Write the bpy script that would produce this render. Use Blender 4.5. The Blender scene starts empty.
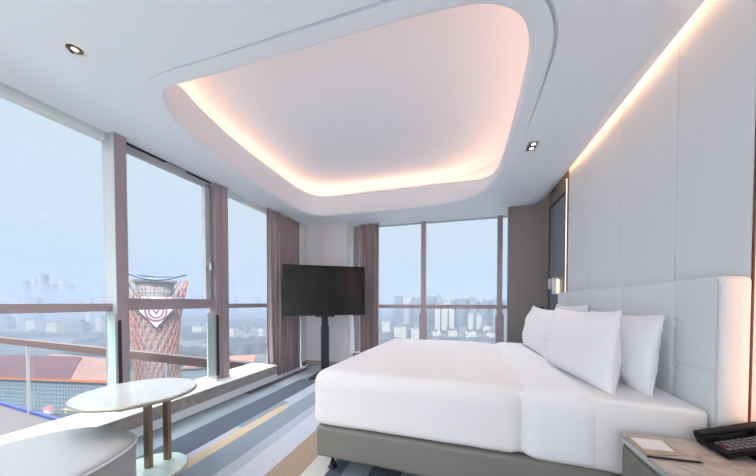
import bpy, bmesh, math, random
from mathutils import Vector, Matrix, noise
random.seed(7)
S = bpy.context.scene
C = S.collection
PI = math.pi
rad = math.radians

# ------------------------------------------------------------------ helpers
def lin(c):
    c = c / 255.0
    return c / 12.92 if c <= 0.04045 else ((c + 0.055) / 1.055) ** 2.4
def rgb(r, g, b):
    return (lin(r), lin(g), lin(b), 1.0)

def mat(name, col, rough=0.6, metal=0.0, bump=0.0, scale=40.0, var=0.0, spec=0.5, coat=0.0, stretch=None, sheen=0.0):
    m = bpy.data.materials.new(name)
    m.use_nodes = True
    nt = m.node_tree
    b = nt.nodes['Principled BSDF']
    b.inputs['Base Color'].default_value = rgb(*col)
    b.inputs['Roughness'].default_value = rough
    b.inputs['Metallic'].default_value = metal
    b.inputs['Specular IOR Level'].default_value = spec
    b.inputs['Coat Weight'].default_value = coat
    b.inputs['Sheen Weight'].default_value = sheen
    if bump or var:
        tc = nt.nodes.new('ShaderNodeTexCoord')
        mp = nt.nodes.new('ShaderNodeMapping')
        if stretch: mp.inputs['Scale'].default_value = stretch
        nz = nt.nodes.new('ShaderNodeTexNoise')
        nz.inputs['Scale'].default_value = scale
        nz.inputs['Detail'].default_value = 5
        nt.links.new(tc.outputs['Object'], mp.inputs['Vector'])
        nt.links.new(mp.outputs['Vector'], nz.inputs['Vector'])
        if bump:
            bp = nt.nodes.new('ShaderNodeBump')
            bp.inputs['Strength'].default_value = bump
            bp.inputs['Distance'].default_value = 0.01
            nt.links.new(nz.outputs['Fac'], bp.inputs['Height'])
            nt.links.new(bp.outputs['Normal'], b.inputs['Normal'])
        if var:
            mx = nt.nodes.new('ShaderNodeMix'); mx.data_type = 'RGBA'
            c0 = rgb(*[max(0, v * (1 - var)) for v in col]); c1 = rgb(*[min(255, v * (1 + var)) for v in col])
            mr = nt.nodes.new('ShaderNodeMapRange')
            mr.inputs['From Min'].default_value = 0.3; mr.inputs['From Max'].default_value = 0.7
            nt.links.new(nz.outputs['Fac'], mr.inputs['Value'])
            nt.links.new(mr.outputs['Result'], mx.inputs['Factor'])
            mx.inputs['A'].default_value = c0; mx.inputs['B'].default_value = c1
            nt.links.new(mx.outputs['Result'], b.inputs['Base Color'])
    return m

def emit(name, col, strength):
    m = bpy.data.materials.new(name); m.use_nodes = True
    nt = m.node_tree; nt.nodes.clear()
    e = nt.nodes.new('ShaderNodeEmission'); o = nt.nodes.new('ShaderNodeOutputMaterial')
    e.inputs['Color'].default_value = (*col, 1); e.inputs['Strength'].default_value = strength
    nt.links.new(e.outputs[0], o.inputs['Surface'])
    return m

def glass(name, tint, refl=0.04):
    m = bpy.data.materials.new(name); m.use_nodes = True
    nt = m.node_tree; nt.nodes.clear()
    t = nt.nodes.new('ShaderNodeBsdfTransparent'); t.inputs['Color'].default_value = (*tint, 1)
    g = nt.nodes.new('ShaderNodeBsdfGlossy'); g.inputs['Roughness'].default_value = 0.02
    mx = nt.nodes.new('ShaderNodeMixShader'); mx.inputs[0].default_value = refl
    o = nt.nodes.new('ShaderNodeOutputMaterial')
    nt.links.new(t.outputs[0], mx.inputs[1]); nt.links.new(g.outputs[0], mx.inputs[2])
    nt.links.new(mx.outputs[0], o.inputs['Surface'])
    return m

def wpos(o):
    p = Vector((0, 0, 0))
    while o:
        p = p + o.location; o = o.parent
    return p

def obj(name, bm, m, parent=None, smooth=False, local=False, bevel=0.0, bseg=3):
    """link a bmesh as one mesh; vertices are in world space unless local"""
    me = bpy.data.meshes.new(name)
    if parent is not None and not local:
        off = wpos(parent)
        for v in bm.verts: v.co -= off
    bmesh.ops.recalc_face_normals(bm, faces=bm.faces)
    if smooth:
        for f in bm.faces: f.smooth = True
    bm.to_mesh(me); bm.free()
    for mm in (m if isinstance(m, (list, tuple)) else [m]): me.materials.append(mm)
    o = bpy.data.objects.new(name, me); C.objects.link(o)
    if parent is not None: o.parent = parent
    if bevel:
        b = o.modifiers.new('bevel', 'BEVEL'); b.width = bevel; b.segments = bseg
        b.limit_method = 'ANGLE'; b.angle_limit = rad(40)
        for p in me.polygons: p.use_smooth = True
        wn = o.modifiers.new('wn', 'WEIGHTED_NORMAL'); wn.keep_sharp = True
    return o

def tag(o, label, cat, group=None, kind=None):
    if label: o['label'] = label
    if cat: o['category'] = cat
    if group: o['group'] = group
    if kind: o['kind'] = kind
    return o

def thing(name, label, cat, loc=(0, 0, 0), rz=0.0, group=None, kind=None):
    o = bpy.data.objects.new(name, None); C.objects.link(o)
    o.empty_display_size = 0.1
    o.location = loc; o.rotation_euler = (0, 0, rz)
    return tag(o, label, cat, group, kind)

def struct(name, bm, m, parent=None, **k):
    o = obj(name, bm, m, parent, **k)
    if parent is None: o['kind'] = 'structure'
    return o

def structroot(name, loc):
    o = bpy.data.objects.new(name, None); C.objects.link(o); o.location = loc; o['kind'] = 'structure'
    return o

def B(): return bmesh.new()

def box(bm, x0, x1, y0, y1, z0, z1, M=None, mi=0):
    vs = [bm.verts.new(((M @ Vector(p)) if M else Vector(p))) for p in
          [(x0, y0, z0), (x1, y0, z0), (x1, y1, z0), (x0, y1, z0), (x0, y0, z1), (x1, y0, z1), (x1, y1, z1), (x0, y1, z1)]]
    for q in [(0, 3, 2, 1), (4, 5, 6, 7), (0, 1, 5, 4), (1, 2, 6, 5), (2, 3, 7, 6), (3, 0, 4, 7)]:
        f = bm.faces.new([vs[i] for i in q]); f.material_index = mi
    return bm

def bx(*a, **k): return box(B(), *a, **k)

def prism(bm, pts, z0, z1, M=None):
    lo = [bm.verts.new((M @ Vector((p[0], p[1], z0))) if M else (p[0], p[1], z0)) for p in pts]
    hi = [bm.verts.new((M @ Vector((p[0], p[1], z1))) if M else (p[0], p[1], z1)) for p in pts]
    n = len(pts)
    bm.faces.new(lo[::-1]); bm.faces.new(hi)
    for i in range(n): bm.faces.new([lo[i], lo[(i + 1) % n], hi[(i + 1) % n], hi[i]])
    return bm

def cyl(bm, p0, p1, r0, r1=None, n=20, caps=True):
    if r1 is None: r1 = r0
    p0, p1 = Vector(p0), Vector(p1)
    ax = (p1 - p0).normalized()
    a = ax.orthogonal().normalized(); b = ax.cross(a)
    A = [bm.verts.new(p0 + (a * math.cos(2 * PI * i / n) + b * math.sin(2 * PI * i / n)) * r0) for i in range(n)]
    D = [bm.verts.new(p1 + (a * math.cos(2 * PI * i / n) + b * math.sin(2 * PI * i / n)) * r1) for i in range(n)]
    for i in range(n): bm.faces.new([A[i], A[(i + 1) % n], D[(i + 1) % n], D[i]])
    if caps: bm.faces.new(A[::-1]); bm.faces.new(D)
    return bm

def tube(bm, pts, r, n=8, closed=False):
    pts = [Vector(p) for p in pts]; k = len(pts); rings = []
    for i, p in enumerate(pts):
        t = (pts[(i + 1) % k] - pts[i - 1]) if closed else (pts[min(i + 1, k - 1)] - pts[max(i - 1, 0)])
        t.normalize()
        upv = Vector((0, 0, 1)) if abs(t.z) < 0.95 else Vector((1, 0, 0))
        a = t.cross(upv).normalized(); b = a.cross(t)
        rings.append([bm.verts.new(p + (a * math.cos(2 * PI * j / n) + b * math.sin(2 * PI * j / n)) * r) for j in range(n)])
    for i in range(k if closed else k - 1):
        A, D = rings[i], rings[(i + 1) % k]
        for j in range(n): bm.faces.new([A[j], A[(j + 1) % n], D[(j + 1) % n], D[j]])
    if not closed:
        bm.faces.new(rings[0][::-1]); bm.faces.new(rings[-1])
    return bm

def lathe(bm, prof, c=(0, 0, 0), n=48, caps=True):
    rings = [[bm.verts.new((c[0] + r * math.cos(2 * PI * i / n), c[1] + r * math.sin(2 * PI * i / n), c[2] + z)) for i in range(n)] for r, z in prof]
    for A, D in zip(rings, rings[1:]):
        for i in range(n): bm.faces.new([A[i], A[(i + 1) % n], D[(i + 1) % n], D[i]])
    if caps:
        bm.faces.new(rings[0][::-1]); bm.faces.new(rings[-1])
    return bm

def sheet(bm, rows, closed_u=False):
    g = [[bm.verts.new(p) for p in r] for r in rows]
    for i in range(len(g) - 1):
        n = len(g[i])
        for j in range(n if closed_u else n - 1):
            bm.faces.new([g[i][j], g[i][(j + 1) % n], g[i + 1][(j + 1) % n], g[i + 1][j]])
    return g

def soft_box(bm, x0, x1, y0, y1, z0, z1, r, nx, ny, nz, rb=None, disp=None):
    """box with a rounded grid surface; disp(p, n) may move each vertex"""
    if rb is None: rb = r
    def axis(a0, a1, ra, rc, n):
        s = [a0 + ra * (1 - math.cos(k / 6 * PI / 2)) for k in range(6)]
        mid = [a0 + ra + (a1 - rc - a0 - ra) * k / n for k in range(n + 1)]
        e = [a1 - rc * (1 - math.cos((5 - k) / 6 * PI / 2)) for k in range(6)]
        return s + mid + e
    X, Y, Z = axis(x0, x1, r, r, nx), axis(y0, y1, r, r, ny), axis(z0, z1, rb, r, nz)
    cache = {}
    def vert(i, j, k):
        key = (i, j, k)
        if key in cache: return cache[key]
        p = Vector((X[i], Y[j], Z[k]))
        c = Vector((min(max(p.x, x0 + r), x1 - r), min(max(p.y, y0 + r), y1 - r), min(max(p.z, z0 + rb), z1 - r)))
        rz = rb if p.z < z0 + rb else r
        d = Vector(((p.x - c.x) / r, (p.y - c.y) / r, (p.z - c.z) / rz))
        if d.length > 1e-9: d.normalize()
        q = Vector((c.x + d.x * r, c.y + d.y * r, c.z + d.z * rz))
        if disp: q = disp(q, d)
        v = bm.verts.new(q); cache[key] = v
        return v
    I, J, K = len(X) - 1, len(Y) - 1, len(Z) - 1
    for i in range(I):
        for j in range(J):
            for k in (0, K): bm.faces.new([vert(i, j, k), vert(i + 1, j, k), vert(i + 1, j + 1, k), vert(i, j + 1, k)])
    for i in range(I):
        for k in range(K):
            for j in (0, J): bm.faces.new([vert(i, j, k), vert(i + 1, j, k), vert(i + 1, j, k + 1), vert(i, j, k + 1)])
    for j in range(J):
        for k in range(K):
            for i in (0, I): bm.faces.new([vert(i, j, k), vert(i, j + 1, k), vert(i, j + 1, k + 1), vert(i, j, k + 1)])
    return bm

def rrect(x0, x1, y0, y1, r, n=8):
    out = []
    for cx, cy, a in ((x1 - r, y1 - r, 0), (x0 + r, y1 - r, 90), (x0 + r, y0 + r, 180), (x1 - r, y0 + r, 270)):
        for k in range(n + 1):
            t = rad(a + 90 * k / n); out.append((cx + r * math.cos(t), cy + r * math.sin(t)))
    return out

def copy_tree(o, parent=None):
    c = o.copy(); C.objects.link(c)
    if parent is not None: c.parent = parent
    for ch in list(o.children): copy_tree(ch, c)
    return c

ORD = ['first', 'second', 'third', 'fourth', 'fifth', 'sixth', 'seventh', 'eighth', 'ninth', 'tenth', 'eleventh', 'twelfth',
       'thirteenth', 'fourteenth', 'fifteenth', 'sixteenth', 'seventeenth', 'eighteenth']

# ------------------------------------------------------------------ camera
EYE = 1.2
F = 288.0
cam = bpy.data.cameras.new('camera'); co = bpy.data.objects.new('camera', cam); C.objects.link(co)
cam.sensor_fit = 'HORIZONTAL'; cam.sensor_width = 36; cam.lens = 36 * F / 756
cam.shift_y = 70.03 / 756
cam.clip_start = 0.05; cam.clip_end = 9000
co.location = (0, 0, EYE); co.rotation_euler = (rad(90 - 1.2), 0, rad(16.3))
S.camera = co

# ------------------------------------------------------------------ materials
M = {}
M['ceiling'] = mat('ceiling paint', (234, 241, 249), 0.85, bump=0.03, scale=120)
M['wallwhite'] = mat('warm white wall covering', (226, 225, 229), 0.8, bump=0.08, scale=160)
M['taupe'] = mat('taupe wall covering', (146, 140, 138), 0.55, bump=0.05, scale=200)
M['bluepanel'] = mat('blue grey satin panel', (134, 143, 152), 0.45, bump=0.03, scale=90)
M['darktrim'] = mat('dark bronze trim', (62, 55, 55), 0.45, metal=0.5)
M['copper'] = mat('rose copper trim', (178, 128, 106), 0.35, metal=0.8)
M['leather'] = mat('pale grey leather', (228, 234, 236), 0.5, bump=0.12, scale=260)
M['panel'] = mat('pale upholstered wall panel', (226, 233, 236), 0.65, bump=0.1, scale=300)
M['frame'] = mat('mauve brown window frame', (170, 155, 160), 0.45, metal=0.25, bump=0.02, scale=60)
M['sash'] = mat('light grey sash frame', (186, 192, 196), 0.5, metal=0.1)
M['headwhite'] = mat('white window head', (232, 238, 236), .6)
M['silver'] = mat('brushed silver', (200, 202, 205), 0.3, metal=0.9)
M['sillw'] = mat('white polished sill stone', (236, 238, 238), 0.12, var=0.02, scale=6)
M['sillface'] = mat('grey brown sill stone', (160, 151, 147), 0.45, var=0.08, scale=14)
M['sillkick'] = mat('pale grey wall base', (236, 240, 243), 0.6)
M['black'] = mat('matt black', (22, 22, 24), 0.5)
M['gap'] = mat('dark shadow gap', (40, 42, 46), 0.8)
M['glass'] = glass('clear window glass', (0.96, 0.98, 0.985), 0.004)
M['fin'] = mat('pale green glass edge', (178, 200, 196), 0.15, spec=0.6)
M['screenglass'] = glass('terrace screen glass', (0.93, 0.96, 0.97), 0.04)
M['curtain'] = mat('mauve curtain weave', (168, 152, 156), 0.85, bump=0.15, scale=400, sheen=0.3)
M['linen'] = mat('white bed linen', (238, 236, 238), 0.75, bump=0.1, scale=8, sheen=0.2)
M['linen2'] = mat('white pillow cotton', (240, 241, 245), 0.75, bump=0.08, scale=10, sheen=0.2)
M['bedbase'] = mat('taupe leather bed base', (128, 125, 121), 0.5, bump=0.12, scale=220)
M['tv'] = mat('glossy black television screen', (14, 13, 14), 0.12, spec=0.5)
M['stand'] = mat('dark blue grey steel', (50, 58, 66), 0.45, metal=0.4)
M['ottoman'] = mat('cream leather', (168, 168, 170), 0.42, bump=0.06, scale=180)
M['seam'] = mat('leather piping', (206, 210, 214), 0.5)
M['bronze'] = mat('brushed bronze', (146, 124, 108), 0.28, metal=0.9)
M['rim'] = mat('champagne metal rim', (190, 184, 168), 0.3, metal=0.8)
M['basestone'] = mat('pale green marble', (208, 224, 216), 0.1, var=0.06, scale=5, stretch=(1, 4, 1))
M['phone'] = mat('black phone plastic', (17, 17, 20), 0.5, spec=.3)
M['key'] = mat('grey phone keys', (128, 128, 134), 0.5)
M['keyred'] = mat('red phone key', (140, 50, 52), 0.5)
M['paper'] = mat('white note paper', (240, 238, 234), 0.8)
M['kraft'] = mat('beige note pad holder', (186, 168, 146), 0.6)
M['oak'] = mat('grey oak veneer', (128, 122, 114), 0.55, bump=0.1, scale=20, var=0.08, stretch=(4, 4, 0.4))
M['lampwhite'] = mat('white lamp enamel', (232, 232, 234), 0.4)
M['chrome'] = mat('satin lamp reflector', (205, 196, 186), 0.25, metal=0.9)

def marble(name, base, vein, scale, rough):
    m = mat(name, base, rough)
    nt = m.node_tree; b = nt.nodes['Principled BSDF']
    tc = nt.nodes.new('ShaderNodeTexCoord')
    nz = nt.nodes.new('ShaderNodeTexNoise'); nz.inputs['Scale'].default_value = scale; nz.inputs['Detail'].default_value = 6
    nz.inputs['Distortion'].default_value = 1.2
    cr = nt.nodes.new('ShaderNodeValToRGB')
    e = cr.color_ramp.elements
    e[0].position = 0.42; e[0].color = rgb(*base)
    e[1].position = 0.58; e[1].color = rgb(*base)
    k = cr.color_ramp.elements.new(0.5); k.color = rgb(*vein)
    nt.links.new(tc.outputs['Object'], nz.inputs['Vector']); nt.links.new(nz.outputs['Fac'], cr.inputs['Fac'])
    nt.links.new(cr.outputs['Color'], b.inputs['Base Color'])
    return m
M['marblew'] = marble('white marble top', (206, 207, 207), (200, 202, 203), 2, 0.05)
M['marbleb'] = marble('beige marble top', (206, 192, 178), (184, 168, 154), 5, 0.25)

def carpet(name, col, v=0.1):
    return mat(name, col, 0.95, bump=0.5, scale=220, var=v, spec=0.1, sheen=0.2)
CARP = [carpet('carpet grey blue', (146, 160, 172)), carpet('carpet dark slate', (80, 90, 105)),
        carpet('carpet lilac', (178, 182, 195)), carpet('carpet tan', (205, 184, 156)),
        carpet('carpet mid grey', (134, 146, 158)), carpet('carpet heather', (172, 175, 189), 0.16),
        carpet('carpet pale lilac', (198, 201, 213)), carpet('carpet sand', (170, 149, 127)),
        carpet('carpet cream', (214, 208, 202)), carpet('carpet navy', (70, 80, 96))]

# ------------------------------------------------------------------ setting
FL = 0.0
ZC = EYE + 1.4625            # main ceiling
XW = -2.955                  # inner ceiling edge at the long window
YB0 = -3.4                   # wall behind the camera
YW = 5.30                    # window plane beyond the bed

struct('floor', bx(-2.80, 1.45, YB0, 5.6, -0.12, -0.005), M['gap'])

bm = B()
def strip(x0, x1, y0, y1, mi, z, tip=False):
    pts = [(x0, y0), (x1, y0)]
    w = x1 - x0
    if tip:
        for k in range(9):
            t = PI * k / 8; pts.append(((x0 + x1) / 2 + w / 2 * math.cos(t), y1 + w * 0.7 * math.sin(t)))
    else:
        n = 14
        side = lambda x, y, s: x + 0.014 * noise.noise(Vector((s * 7.3 + x * 3, y * 1.7, 0.3)))
        pts = [(side(x0, y0 + (y1 - y0) * k / 40, 1), y0 + (y1 - y0) * k / 40) for k in range(40, -1, -1)] + \
              [(side(x1, y0 + (y1 - y0) * k / 40, 1), y0 + (y1 - y0) * k / 40) for k in range(41)]
    f = bm.faces.new([bm.verts.new((px, py, z)) for px, py in pts]); f.material_index = mi
    bmesh.ops.triangulate(bm, faces=[f])
box(bm, -2.738, 1.24, YB0, 5.29, -0.005, 0.0, mi=0)
cuts = [(-2.40, -2.08, 1), (-2.08, -1.90, 2), (-1.90, -1.65, 4), (-1.65, -1.53, 5), (-1.53, -1.31, 6), (-1.31, -1.065, 7),
        (-1.065, -0.91, 8), (-0.91, -0.80, 9), (-0.80, -0.62, 4), (-0.62, -0.40, 9), (-0.40, 0.1, 0), (0.1, 0.4, 1), (0.4, 0.8, 5)]
for x0, x1, mi in cuts: strip(x0, x1, YB0, 5.28, mi, 0.0012)
strip(-2.735, 1.235, YB0, -.9, 8, 0.0034)  # unseen cream strip behind the camera, added to bounce sunlight up
strip(-2.736, -2.635, 3.10, 4.60, 1, 0.002)
strip(-2.635, -2.40, 3.55, 5.2, 2, 0.0016)
strip(-2.40, -2.08, 3.95, 5.2, 4, 0.002)
strip(-2.08, -1.985, 2.25, 3.0, 4, 0.0022)
strip(-1.90, -1.65, 2.96, 5.2, 4, 0.0022)
strip(-2.0, -1.89, YB0, 2.80, 3, 0.0028, tip=True)
cp = obj('carpet', bm, CARP); tag(cp, 'striped wall to wall carpet in slate, lilac and tan under the bed', 'carpet')

# --- ceiling with tray
ctrl = [(-1.4, 1.53), (-.6, 1.52), (-.1, 1.525), (.12, 1.56), (.27, 1.66), (.355, 1.84), (.385, 2.2), (.39, 3.0), (.375, 3.55),
        (.31, 3.92), (.17, 4.18), (-.04, 4.34), (-.33, 4.44), (-.7, 4.475), (-1.4, 4.48), (-2.0, 4.48), (-2.25, 4.46), (-2.41, 4.33),
        (-2.485, 4.08), (-2.48, 3.6), (-2.45, 2.9), (-2.39, 2.4), (-2.27, 1.92), (-2.15, 1.69), (-2.045, 1.576), (-1.93, 1.538)]
OUT = []
nC = len(ctrl)
for i in range(nC):
    p0, p1, p2, p3 = [Vector(ctrl[(i + k - 1) % nC]) for k in range(4)]
    # centripetal Catmull-Rom
    t0 = 0; t1 = t0 + (p1 - p0).length ** .5; t2 = t1 + (p2 - p1).length ** .5; t3 = t2 + (p3 - p2).length ** .5
    for k in range(8):
        t = t1 + (t2 - t1) * k / 8
        a1 = p0 * ((t1 - t) / (t1 - t0)) + p1 * ((t - t0) / (t1 - t0)); a2 = p1 * ((t2 - t) / (t2 - t1)) + p2 * ((t - t1) / (t2 - t1))
        a3 = p2 * ((t3 - t) / (t3 - t2)) + p3 * ((t - t2) / (t3 - t2))
        b1 = a1 * ((t2 - t) / (t2 - t0)) + a2 * ((t - t0) / (t2 - t0)); b2 = a2 * ((t3 - t) / (t3 - t1)) + a3 * ((t - t1) / (t3 - t1))
        OUT.append(b1 * ((t2 - t) / (t2 - t1)) + b2 * ((t - t1) / (t2 - t1)))
N = len(OUT)
NRM = []
for i in range(N):
    t = (OUT[(i + 1) % N] - OUT[i - 1]).normalized(); NRM.append(Vector((t.y, -t.x)))
ctr = Vector((-1.05, 3.0))
if (OUT[0] + NRM[0] * .1 - ctr).length < (OUT[0] - ctr).length: NRM = [-n for n in NRM]
def off(i, d): return OUT[i] + NRM[i] * d
XR = 0.95
def to_rect(p):
    d = p - ctr; ts = []
    if d.x > 0: ts.append((XR - ctr.x) / d.x)
    if d.x < 0: ts.append((XW - ctr.x) / d.x)
    if d.y > 0: ts.append((5.34 - ctr.y) / d.y)
    if d.y < 0: ts.append((YB0 - ctr.y) / d.y)
    return ctr + d * min(ts)
def gw(i):                      # width of the tapering groove in the ceiling
    p = off(i, .12)
    if p.y < 2.0 and p.x > -2.0:
        if p.x < 0.3: return 0.02 * min(1, max(0, (p.x + 2.0) / 1.6)) ** .7
        return 0.02
    if p.x > 0.3: return 0.02 * max(0, 1 - (p.y - 2.0) / 0.95)
    return 0.0
rows = []
rows.append([(*to_rect(off(i, .3)), ZC) for i in range(N)])
rows.append([(*off(i, .12 + .0004 + gw(i)), ZC) for i in range(N)])
rows.append([(*off(i, .12 + .0003 + gw(i)), ZC + .0005 + 1.6 * gw(i)) for i in range(N)])
rows.append([(*off(i, .1201), ZC + .0005 + 1.6 * gw(i)) for i in range(N)])
rows.append([(*off(i, .12), ZC) for i in range(N)])
for k in range(7):
    a = k / 6 * PI / 2
    rows.append([(*off(i, .035 * (1 - math.sin(a))), ZC + .035 * (1 - math.cos(a))) for i in range(N)])
def sst(x): x = min(1, max(0, x)); return x * x * (3 - 2 * x)
def fh(i):                      # height of the tray's inner band: tall on the window sides, low towards the bed wall and camera
    p = OUT[i]
    if p.x > -.5 and p.y > 2.0: return .05 + .285 * sst(((.39 - p.x) + (p.y - 3.2)) / 2.2)
    if p.x > -1.6 and p.y < 2.5: return .05
    return .05 + .285 * sst((p.y - 1.50) / .42)
rows.append([(*off(i, 0), ZC + fh(i) - .01) for i in range(N)])
rows.append([(*off(i, .008), ZC + fh(i)) for i in range(N)])
rows.append([(*off(i, .24), ZC + fh(i)) for i in range(N)])
rows.append([(*off(i, .24), ZC + .47) for i in range(N)])
rows.append([(*off(i, .18), ZC + .53) for i in range(N)])
bm = B(); g = sheet(bm, rows, True)
cv = bm.verts.new((*ctr, ZC + .53))
for i in range(N): bm.faces.new([g[-1][i], g[-1][(i + 1) % N], cv])
# fill the four rectangle corners left by the radial outer edge
def cornerfill(cx, cy):
    best = None
    for i in range(N):
        a, b = Vector(rows[0][i][:2]), Vector(rows[0][(i + 1) % N][:2])
        ea = (abs(a.x - cx) < 1e-6) != (abs(b.x - cx) < 1e-6) and (abs(a.y - cy) < 1e-6 or abs(b.y - cy) < 1e-6)
        if ea: bm.faces.new([g[0][i], g[0][(i + 1) % N], bm.verts.new((cx, cy, ZC))])
for cx in (XW, XR):
    for cy in (YB0, 5.34): cornerfill(cx, cy)
# edge return at the long window and the far window, curved edge by the bed wall
prof = [(XR, ZC), (1.0, ZC + .003), (1.05, ZC + .012), (1.09, ZC + .026), (1.125, ZC + .042), (1.15, ZC + .053), (1.166, ZC + .058),
        (1.166, ZC + .068), (1.12, ZC + .075), (1.06, ZC + .2), (1.06, ZC + .5)]
sheet(bm, [[(px, y, pz) for y in (YB0, 0, 2.5, 5.34)] for px, pz in prof])
sheet(bm, [[(XW, y, z) for y in (YB0, 5.34)] for z in (ZC, ZC + .10)])
sheet(bm, [[(x, 5.34, z) for x in (XW, XR)] for z in (ZC, ZC + .10)])
for f in bm.faces: f.smooth = False
ce = struct('ceiling', bm, M['ceiling'])
for p in ce.data.polygons: p.use_smooth = True
es = ce.modifiers.new('es', 'EDGE_SPLIT'); es.split_angle = rad(32)
struct('trim_1', bx(-3.6, 1.6, YB0 - .2, 5.9, ZC + .56, ZC + .75), M['ceiling'])          # structural slab above
# --- walls
bm = bx(1.24, 1.44, YB0, 5.6, 0, ZC + .56)
struct('wall_right', bm, M['wallwhite'])
struct('wall_recess', bx(1.236, 1.2405, 3.95, 4.85, 0, ZC + .56), M['taupe'])
bm = bx(0.675, 1.24, 4.85, 4.93, 0, ZC + .56)
struct('wall_far', bm, M['taupe'], bevel=.004)
bm = prism(B(), [(-2.86, 4.70), (-2.86, 4.915), (-2.02, 4.915), (-2.02, 5.45), (-3.3, 5.45), (-3.3, 4.70)], 0, ZC + .09)
struct('wall_corner', bm, M['wallwhite'])
bm = prism(B(), [(-2.858, 4.70), (-2.85, 4.70), (-2.85, 4.905), (-2.012, 4.905), (-2.012, 5.28), (-2.02, 5.28), (-2.02, 4.915), (-2.858, 4.915)], 0.0, .085)
struct('baseboard_corner', bm, mat('taupe baseboard', (168, 158, 150), .5))
# unseen glazed end behind the camera, added to let in light: parapet, head and posts
wb = structroot('added_rear_window', (-0.8, YB0, 0))
obj('parapet', bx(-3.2, 1.24, YB0 - .15, YB0, -.1, .24), M['wallwhite'], wb)
obj('head', bx(-3.2, 1.24, YB0 - .15, YB0, ZC - .02, ZC + .56), M['frame'], wb)
for x in (-2.9, -1.5, -0.1, 1.2): obj('post', bx(x - .05, x + .05, YB0 - .12, YB0 - .02, .24, ZC), M['frame'], wb)
obj('glass_pane', bx(-3.1, 1.24, YB0 - .08, YB0 - .07, .24, ZC), M['glass'], wb)

# wall panels behind the headboard (upholstered, shadow gaps between)
py = [1.668, 2.143, 2.764, 3.388, 3.965]
pt = structroot('trim_2', (1.2, 2.8, 0))
bm = bx(1.222, 1.2399, 1.668, 3.968, 0.0, ZC + .42); obj('panel_backing', bm, M['gap'], pt)
for a, b in zip(py, py[1:]):
    obj('wall_panel', bx(1.210, 1.2225, a + .003, b - .003, 0.0, ZC + .42), M['panel'], pt, bevel=.006)
t3 = structroot('trim_3', (1.19, 1.645, 0)); obj('edge_trim', bx(1.2105, 1.216, 1.658, 1.667, 0, ZC + .42), mat('dark copper trim', (110, 78, 66), .5, metal=.4), t3)
obj('white_reveal', bx(1.216, 1.2399, 1.659, 1.667, 0, ZC + .42), M['wallwhite'], t3)
t4 = structroot('trim_4', (1.19, 3.95, 0)); obj('edge_trim', bx(1.20, 1.2399, 3.969, 4.003, 0, ZC + .42), M['bronze'], t4)
obj('dark_reveal', bx(1.205, 1.2399, 4.003, 4.03, 0, ZC + .42), M['darktrim'], t4)
# recessed closet panel between bed wall and the far wall
d1 = structroot('door_1', (1.235, 4.45, 0))
obj('door_panel', bx(1.228, 1.2395, 4.125, 4.775, 0.02, EYE + 1.35), M['bluepanel'], d1)
bm = bx(1.222, 1.2396, 4.10, 4.122, 0, EYE + 1.38); box(bm, 1.222, 1.2396, 4.778, 4.80, 0, EYE + 1.38)
box(bm, 1.222, 1.2396, 4.10, 4.80, EYE + 1.352, EYE + 1.38)
obj('door_frame', bm, M['darktrim'], d1)

# --- sill along the long window and under the far window
SH = .2375
sl = structroot('trim_5', (-2.9, 1, 0))
obj('sill_slab', bx(-3.18, -2.708, YB0, 3.79, SH - .012, SH), M['sillw'], sl, bevel=.003)
obj('sill_face', bx(-3.16, -2.715, YB0, 3.788, .105, SH - .012), M['sillface'], sl)
obj('sill_base', bx(-3.16, -2.722, YB0, 3.786, .012, .105), M['sillkick'], sl)
obj('shadow_gap', bx(-3.10, -2.740, YB0, 3.78, -.11, .012), M['gap'], sl)
obj('niche_floor', bx(-3.16, -2.752, 3.79, 4.70, -.1, .001), M['sillkick'], sl)
s2 = structroot('trim_6', (-.6, 5.35, 0))
obj('sill_slab', bx(-2.02, 1.24, 5.18, 5.5, SH - .012, SH), M['sillw'], s2)
obj('sill_base', bx(-2.02, 1.24, 5.20, 5.5, 0, SH - .012), M['sillface'], s2)

# --- long window (left): posts, transoms, panes
def post(name, bm, parent, m='frame'): return obj(name, bm, M[m], parent, bevel=.003)
secs = [(YB0, -1.75), (-1.65, .05), (.15, 1.766), (1.862, 2.84), (3.04, 4.71)]
w1 = structroot('window_1', (-3.0, -1, SH))
for y in (-1.70, .10): post('post', bx(-3.03, -2.88, y - .05, y + .05, SH, ZC + .09), w1)
post('post', bx(-3.03, -2.88, 1.766, 1.862, SH, ZC + .09), w1)
post('head_rail', bx(-3.06, -2.985, YB0, 1.766, ZC - .055, ZC + .09), w1, 'headwhite')
post('lit_side_plate', bx(-3.03, -2.882, 1.764, 1.7655, EYE - .10, ZC + .02), w1, 'sash')  # grey plate added for the post's paler side; light from behind in its colour
post('transom', bx(-3.02, -2.93, YB0, 1.766, EYE - .08, EYE - .012), w1)
obj('glass_pane', bx(-3.005, -2.997, YB0, 1.78, SH, ZC), M['glass'], w1)
post('guard_glass_edge', bx(-2.985, -2.886, 1.752, 1.7655, SH + .001, EYE - .10), w1, 'fin')
post('pressure_cap', bx(-2.8798, -2.874, 1.766, 1.796, SH + .001, EYE - .16), w1, 'darktrim')
w2 = structroot('window_2', (-3.0, 2.4, SH))
post('post', bx(-3.03, -2.90, 2.94, 3.04, SH, ZC + .09), w2)
post('post', bx(-3.03, -2.915, 2.855, 2.94, SH, ZC + .09), w2, 'frame')
post('transom', bx(-3.02, -2.93, 1.862, 2.86, EYE - .076, EYE - .02), w2)
sa = obj('sash_frame', bx(-2.99, -2.935, 1.862, 2.84, EYE - .03, EYE + .034), M['frame'], w2, bevel=.003)
bm = bx(-3.02, -2.975, 1.862, 2.84, ZC - .075, ZC - .012); box(bm, -3.02, -2.975, 2.765, 2.84, EYE, ZC - .04); box(bm, -3.02, -2.985, 1.862, 1.885, EYE, ZC - .04)
obj('sash_stile', bm, M['sash'], sa, bevel=.003)
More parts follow.
